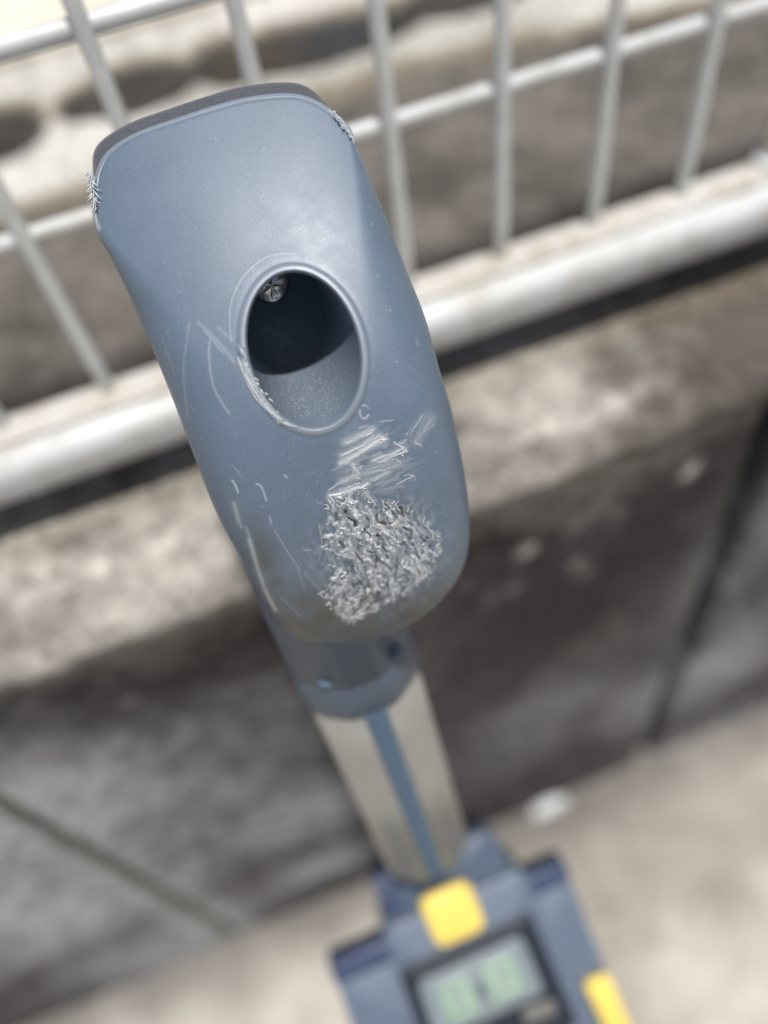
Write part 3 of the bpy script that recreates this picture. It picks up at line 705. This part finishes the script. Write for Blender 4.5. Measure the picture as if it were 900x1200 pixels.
for k in range(60):
    i = R_.randrange(len(poly)); a = np.array(poly[i]); b = np.array(poly[(i + 1) % len(poly)]); p = a + (b - a) * R_.random()
    d = p - np.array([445, 650]); d = d / np.hypot(*d); th = math.atan2(d[1], d[0]) + R_.gauss(0, .9); L = R_.uniform(2, 7)
    spec.append((p, p + np.array([math.cos(th), math.sin(th)]) * L, R_.uniform(.1, .5), R_.uniform(.05, .11), R_.uniform(-1.5, 1.5)))
for k in range(12):
    t = R_.random(); b = np.array([280 + 44 * t, 410 + 80 * t]) + [R_.gauss(0, 2.5), R_.gauss(0, 2)]; th = math.radians(R_.gauss(60, 25)); L = R_.uniform(3, 9)
    spec.append((b, b + L * np.array([math.cos(th), math.sin(th)]), R_.uniform(.05, .35), R_.uniform(.08, .22), R_.uniform(-1.5, 1.5)))
for k in range(30):
    p, q = R_.choice([(Z8(520, 210), Z8(550, 270)), (Z8(240, 440), Z8(370, 405)), (Z8(300, 300), Z8(340, 370)), (Z8(430, 170), Z8(460, 190))])
    x = R_.uniform(min(p[0], q[0]), max(p[0], q[0])); y = R_.uniform(min(p[1], q[1]), max(p[1], q[1])); th = R_.uniform(-1, 1.5); L = R_.uniform(2, 6)
    spec.append(((x, y), (x + math.cos(th) * L, y + math.sin(th) * L), R_.uniform(.1, .4), R_.uniform(.06, .14), R_.uniform(-1.5, 1.5)))
V, Fc = hairs(spec)
o = link('plastic_curls', mesh('plastic_curls', V, Fc), M_shred, shell, True); o['kind'] = 'stuff'
# burrs on the two corners of the seam
def burr(cx, cy, n, L0, L1, dirs, z0, rad_=(.05, .13)):
    V = []; Fc = []
    for k in range(n):
        s = np.array([cx(k / n), cy(k / n)]) + [R_.gauss(0, 1.0), R_.gauss(0, 1.0)]; th = math.radians(R_.gauss(*dirs)); L = R_.uniform(L0, L1); base = len(V); zz = z0 + R_.uniform(-.0008, .0008)
        pts = []; cv = R_.uniform(-.9, .9)
        for i in range(6):
            t = i / 5; a = th + cv * t; pts.append(Vector(W(s[0] + math.cos(a) * L * t, s[1] + math.sin(a) * L * t, zz - t * R_.uniform(0, .0008))))
        for i in range(6):
            dd = (pts[min(i + 1, 5)] - pts[max(i - 1, 0)]).normalized(); a = dd.cross(Vector(fwd)).normalized(); b = dd.cross(a); rr = R_.uniform(*rad_) * 1e-3 * (1.3 - i / 5)
            for q in range(4): t = math.pi / 2 * q; V.append(pts[i] + a * (math.cos(t) * rr * 1.6) + b * (math.sin(t) * rr * .6))
            if i:
                for q in range(4): Fc.append((base + 4 * (i - 1) + q, base + 4 * (i - 1) + (q + 1) % 4, base + 4 * i + (q + 1) % 4, base + 4 * i + q))
    return V, Fc
M_burr = plain('frayed_plastic', (0.60, 0.64, 0.68, 1), 0.8, 0.1, 900)
V1, F1 = burr(lambda t: 106 + 5 * t, lambda t: 204 + 34 * t, 90, 4, 13, (80, 13), float(shellZ(np.array(113.), np.array(222.))) - .0008, (.05, .13))
V2, F2 = burr(lambda t: 101 + 7 * t, lambda t: 203 + 7 * t, 14, 3, 6, (200, 70), float(shellZ(np.array(113.), np.array(222.))) - .0008)
V3, F3 = burr(lambda t: 390 + 22 * t, lambda t: 130 + 32 * t, 60, 2, 5, (50, 22), float(shellZ(np.array(405.), np.array(150.))) - .0006, (.04, .09))
V = V1 + V2 + V3; Fc = F1 + [tuple(i + len(V1) for i in f) for f in F2] + [tuple(i + len(V1) + len(V2) for i in f) for f in F3]
o = link('frayed_burr', mesh('frayed_burr', V, Fc), M_burr, shell, True); o['kind'] = 'stuff'

# ---- screw deep in the bore, cross recess
sc = Vector(W(317, 333, 0.1925)); sn = (Vector(W(345, 372, 0.170)) - sc).normalized()
sa = sn.cross(Vector((0, 0, 1))).normalized(); sb = sn.cross(sa)
P = []
for (r, h) in ((0, .00155), (.0006, .0016), (.0018, .00145), (.0030, .0009), (.0037, .0002), (.0038, -.0012), (.0022, -.0014), (.0021, -.008)):
    P.append([sc + (sa * math.cos(t) + sb * math.sin(t)) * r * 1.25 + sn * (h - (0.0013 * max(0, 1 - r / .0026) * (1 if abs(math.cos(2 * t)) > .72 else 0))) for t in np.linspace(0, 2 * math.pi, 48, endpoint=False)])
screw = link('screw', grid_mesh('screw', np.array(P), cyclic=True, flip=False), M_metal, tool)

# ---- neck, collar, shaft ---------------------------------------------
LX = Vector((1, 0, 0)); LX = (LX - AX * LX.dot(AX)).normalized(); LY = AX.cross(LX).normalized()
if LY.y > 0: LY = -LY                          # LY points to the user
def section(hx, hy, flat, r=0.35, n=72):
    """rounded diamond with its blunt corner towards the user"""
    out = []
    for k in range(n):
        t = 2 * math.pi * k / n; c, s = math.cos(t), math.sin(t); p = 1.35
        q = (abs(c) ** p + abs(s) ** p) ** (-1 / p); x, y = q * c * hx, q * s * hy
        y = min(y, hy * (1 - flat)); out.append((x, y))
    return out
def loft(name, rows, mat, parent, closed=True, label=None):
    P = []
    for row in rows:
        dist, hx, hy, fl = row[:4]; off = row[4] if len(row) > 4 else 0
        P.append([A1 + AX * dist + LX * x + LY * (y + off) for (x, y) in section(hx, hy, fl)])
    P = np.array(P)
    if closed: P = np.concatenate([np.repeat(P[:1].mean(1, keepdims=True), P.shape[1], 1), P, np.repeat(P[-1:].mean(1, keepdims=True), P.shape[1], 1)])
    return link(name, grid_mesh(name, P, cyclic=True), mat, parent)
ZL = lambda z: (z - 0.28) / (Vector(fwd).dot(AX))       # distance along the axis for a view distance z
loft('neck', [(ZL(.212), .008, .006, .1, -.004), (ZL(.214), .016, .010, .1, -.004), (ZL(.220), .0198, .0130, .1, -.003), (ZL(.235), .0204, .0138, .12), (ZL(.258), .0204, .0140, .12)], M_neck, tool)
collar = loft('collar', [(ZL(.2578), .0204, .0139, .12), (ZL(.258), .0205, .0141, .13), (ZL(.265), .0205, .0140, .16), (ZL(.2705), .0205, .0139, .18), (ZL(.2712), .0200, .0133, .18), (ZL(.2712), .016, .011, .18)], M_neck, tool)
for (px, py, pz) in ((383, 795, .2520 - .0035), (460, 763, .2500)):
    c = Vector(W(px, py, pz)); P = []
    for (r, h) in ((.0031, -.003), (.0031, .0006), (.0026, .0011), (.0010, .0011), (.0004, .0004), (.0001, .0004)):
        P.append([c + right * (math.cos(t) * r) + down * (math.sin(t) * r) - fwd * h for t in np.linspace(0, 2 * math.pi, 24, endpoint=False)])
    link('screw_plug', grid_mesh('screw_plug', np.array(P), cyclic=True), plain('plug_blue', (0.11, 0.15, 0.21, 1), 0.6), collar)
shaft = loft('shaft', [(ZL(.262), .0198, .0130, .2), (ZL(.29), .0198, .0130, .2), (ZL(.32), .0198, .0130, .2), (ZL(.377), .0198, .0130, .2)], M_alu, tool)
P = []
for d in np.linspace(ZL(.2700), ZL(.375), 30):
    P.append([A1 + AX * d + LX * x + LY * y for (x, y) in ((-.0044, .0085), (-.0040, .0110), (-.0030, .0116), (0, .0118), (.0030, .0116), (.0040, .0110), (.0044, .0085))])
link('blue_strip', grid_mesh('blue_strip', np.array(P)), M_strip, tool)

K = 0.685       # the housing is about as wide as a hand
# ---- sloping housing with display -------------------------------------
HO = Vector(W(545, 1045, 0.412)); HD = Vector((0, -0.811, -0.585)).normalized(); HXv = Vector((1, 0, 0)); HN = Vector((0, -0.585, 0.811)).normalized()
def pq(px, py, off=0.0):
    r = Vector(W(px, py, 1.0)) - Vector((0, 0, CAM_H)); o0 = HO + HN * off * K
    t = (o0 - Vector((0, 0, CAM_H))).dot(HN) / r.dot(HN); p = Vector((0, 0, CAM_H)) + r * t - o0
    return p.dot(HXv), p.dot(HD)
def plate(name, pts, off, th, mat, parent, rad_=0.004, bev=0.0015, label=None):
    off *= K; th *= K; rad_ *= K; bev *= K
    """plate outlined in the housing's own plane, corners rounded, edges bevelled"""
    out = []; n = len(pts); pts = [Vector((p[0], p[1])) for p in pts]
    for i in range(n):
        a, b, c = pts[i - 1], pts[i], pts[(i + 1) % n]; r = min(rad_, (a - b).length * .45, (c - b).length * .45)
        p0 = b + (a - b).normalized() * r; p2 = b + (c - b).normalized() * r
        for t in np.linspace(0, 1, 7): out.append(p0 * (1 - t) ** 2 + b * 2 * t * (1 - t) + p2 * t * t)
    cen = sum(out, Vector((0, 0))) / len(out); rows = []
    for (ins, h) in ((0, -th), (0, -bev), (.3 * bev, -.3 * bev), (bev, 0)):
        rows.append([HO + HXv * q.x + HD * q.y + HN * (off + h) for q in [p + (cen - p).normalized() * ins for p in out]])
    P = np.array([[tuple(v) for v in r] for r in rows]); top = P[-1:].mean(1, keepdims=True); bot = P[:1].mean(1, keepdims=True)
    P = np.concatenate([np.repeat(bot, P.shape[1], 1), P, np.repeat(top, P.shape[1], 1)])
    me = grid_mesh(name, P, cyclic=True)
    o = link(name, me, mat, parent); return o
aL, aT = pq(445, 1084); bR, bT = pq(612, 1026)
T0 = (aT + bT) / 2
# plates: cross board (wings), housing, upper socket block
wl = pq(388, 1137, -.03)[0]; wr = pq(668, 1029, -.03)[0]; wq = (pq(388, 1137, -.03)[1] + pq(668, 1029, -.03)[1]) / 2
board = plate('cross_board', [(wl, wq + .008 * K), (wr, wq + .008 * K), (wr + .004 * K, wq + .22 * K), (wl - .004 * K, wq + .22 * K)], -.030, .022, M_body, tool, .008, .003)
plate('board_edge', [(wl - .001, wq - .010 * K), (wr + .001, wq - .010 * K), (wr + .001, wq + .010 * K), (wl - .001, wq + .010 * K)], -.031, .022, M_navy, board, .004, .004)
housing = plate('housing', [(aL, T0), (bR + .002, T0), (bR + .010 * K, T0 + .20 * K), (aL - .004, T0 + .20 * K)], 0, .050, M_body, tool, .008, .004)
sL = pq(437, 1020, -.02)[0]; sR = pq(575, 974, -.02)[0]; sT = (pq(437, 1020, -.02)[1] + pq(575, 974, -.02)[1]) / 2
sock = plate('shaft_socket', [(sL, sT), (sR, sT), (sR + .010 * K, T0 + .02 * K), (sL - .002, T0 + .02 * K)], -.014, .040, M_neck, tool, .006, .004)
sk = pq(470, 1075, -.012)[0]
plate('socket_side', [(sL - .002, sT - .001), (sL + .013 * K, sT + .002), (sL + .013 * K, T0 - .001), (sL - .002, T0 - .001)], -.011, .03, M_navy, sock, .003, .002)
# bezel, lcd, digits
b = [pq(466, 1136, .002), pq(622, 1070, .002)]
bl = b[0][0]; br = b[1][0]; bt = (b[0][1] + b[1][1]) / 2
bez = plate('display_bezel', [(bl, bt), (br, bt), (br + .003, bt + .095 * K), (bl - .001, bt + .095 * K)], .003, .004, M_bezel, housing, .005, .0015)
c0 = pq(491, 1157, .004); c1 = pq(609, 1092, .004); cl, cr, ct = c0[0], c1[0], (c0[1] + c1[1]) / 2
c2 = pq(648, 1156, .004); chh = 0.047 * K
lcd = plate('display', [(cl, ct), (cr, ct), (cr + .001, ct + chh), (cl - .001, ct + chh)], .0042, .003, M_lcd, housing, .006, .0006)
def digit(x0, y0, w, h, segs):
    s = .0056 * K; g = .0004 * K
    boxes = {'a': (x0, y0, x0 + w, y0 + s), 'g': (x0, y0 + h / 2 - s / 2, x0 + w, y0 + h / 2 + s / 2), 'd': (x0, y0 + h - s, x0 + w, y0 + h),
             'f': (x0, y0 + g, x0 + s, y0 + h / 2 - g), 'b': (x0 + w - s, y0 + g, x0 + w, y0 + h / 2 - g), 'e': (x0, y0 + h / 2 + g, x0 + s, y0 + h - g), 'c': (x0 + w - s, y0 + h / 2 + g, x0 + w, y0 + h - g)}
    for k in segs:
        a = boxes[k]; plate('digit_segment', [(a[0], a[1]), (a[2], a[1]), (a[2], a[3]), (a[0], a[3])], .0046 + .0001 * (ord(k) - 96), .0004, M_digit, lcd, .0012, .0002)
wd = (cr - cl); 
digit(cl + wd * .14, ct + .010 * K, wd * .29, chh - .019 * K, 'abcdefg')
digit(cl + wd * .57, ct + .010 * K, wd * .29, chh - .019 * K, 'abcdefg')
plate('colon_dot', [(cl + wd * .475, ct + chh * .42), (cl + wd * .525, ct + chh * .42), (cl + wd * .525, ct + chh * .62), (cl + wd * .475, ct + chh * .62)], .0047, .0004, M_bezel, lcd, .001, .0002)
plate('display_button', [pq(612, 1184, .006), pq(650, 1172, .006), pq(654, 1188, .006), pq(617, 1202, .006)], .006, .004, M_beige, housing, .003, .0015)
y0 = pq(489, 1056, .008); y1 = pq(549, 1033, .008); yl, yr, yt = y0[0], y1[0], (y0[1] + y1[1]) / 2; yh = pq(514, 1113, .008)[1] - y0[1]
plate('yellow_button', [(yl, yt), (yr, yt), (yr + .001, yt + yh), (yl + .001, yt + yh)], .009, .010, M_yel, housing, .009, .004)
z0 = pq(686, 1156, -.02); z1 = pq(716, 1147, -.02)
plate('yellow_tab', [(z0[0], z0[1]), (z1[0], z0[1]), (z1[0] + .002, z0[1] + .075 * K), (z0[0] + .004, z0[1] + .075 * K)], -.022, .008, M_yel, board, .005, .002)
# stand: the housing rests on a column and a foot plate on the ground
hb = HO + HD * .05
box('stand_column', foot.x - .016, foot.x + .016, foot.y - .016, foot.y + .016, GZ + .018, hb.z - .030, M_navy, tool, .005)
box('foot_plate', foot.x - .05, foot.x + .05, foot.y - .065, foot.y + .045, GZ - .001, GZ + .020, M_body, tool, .006)
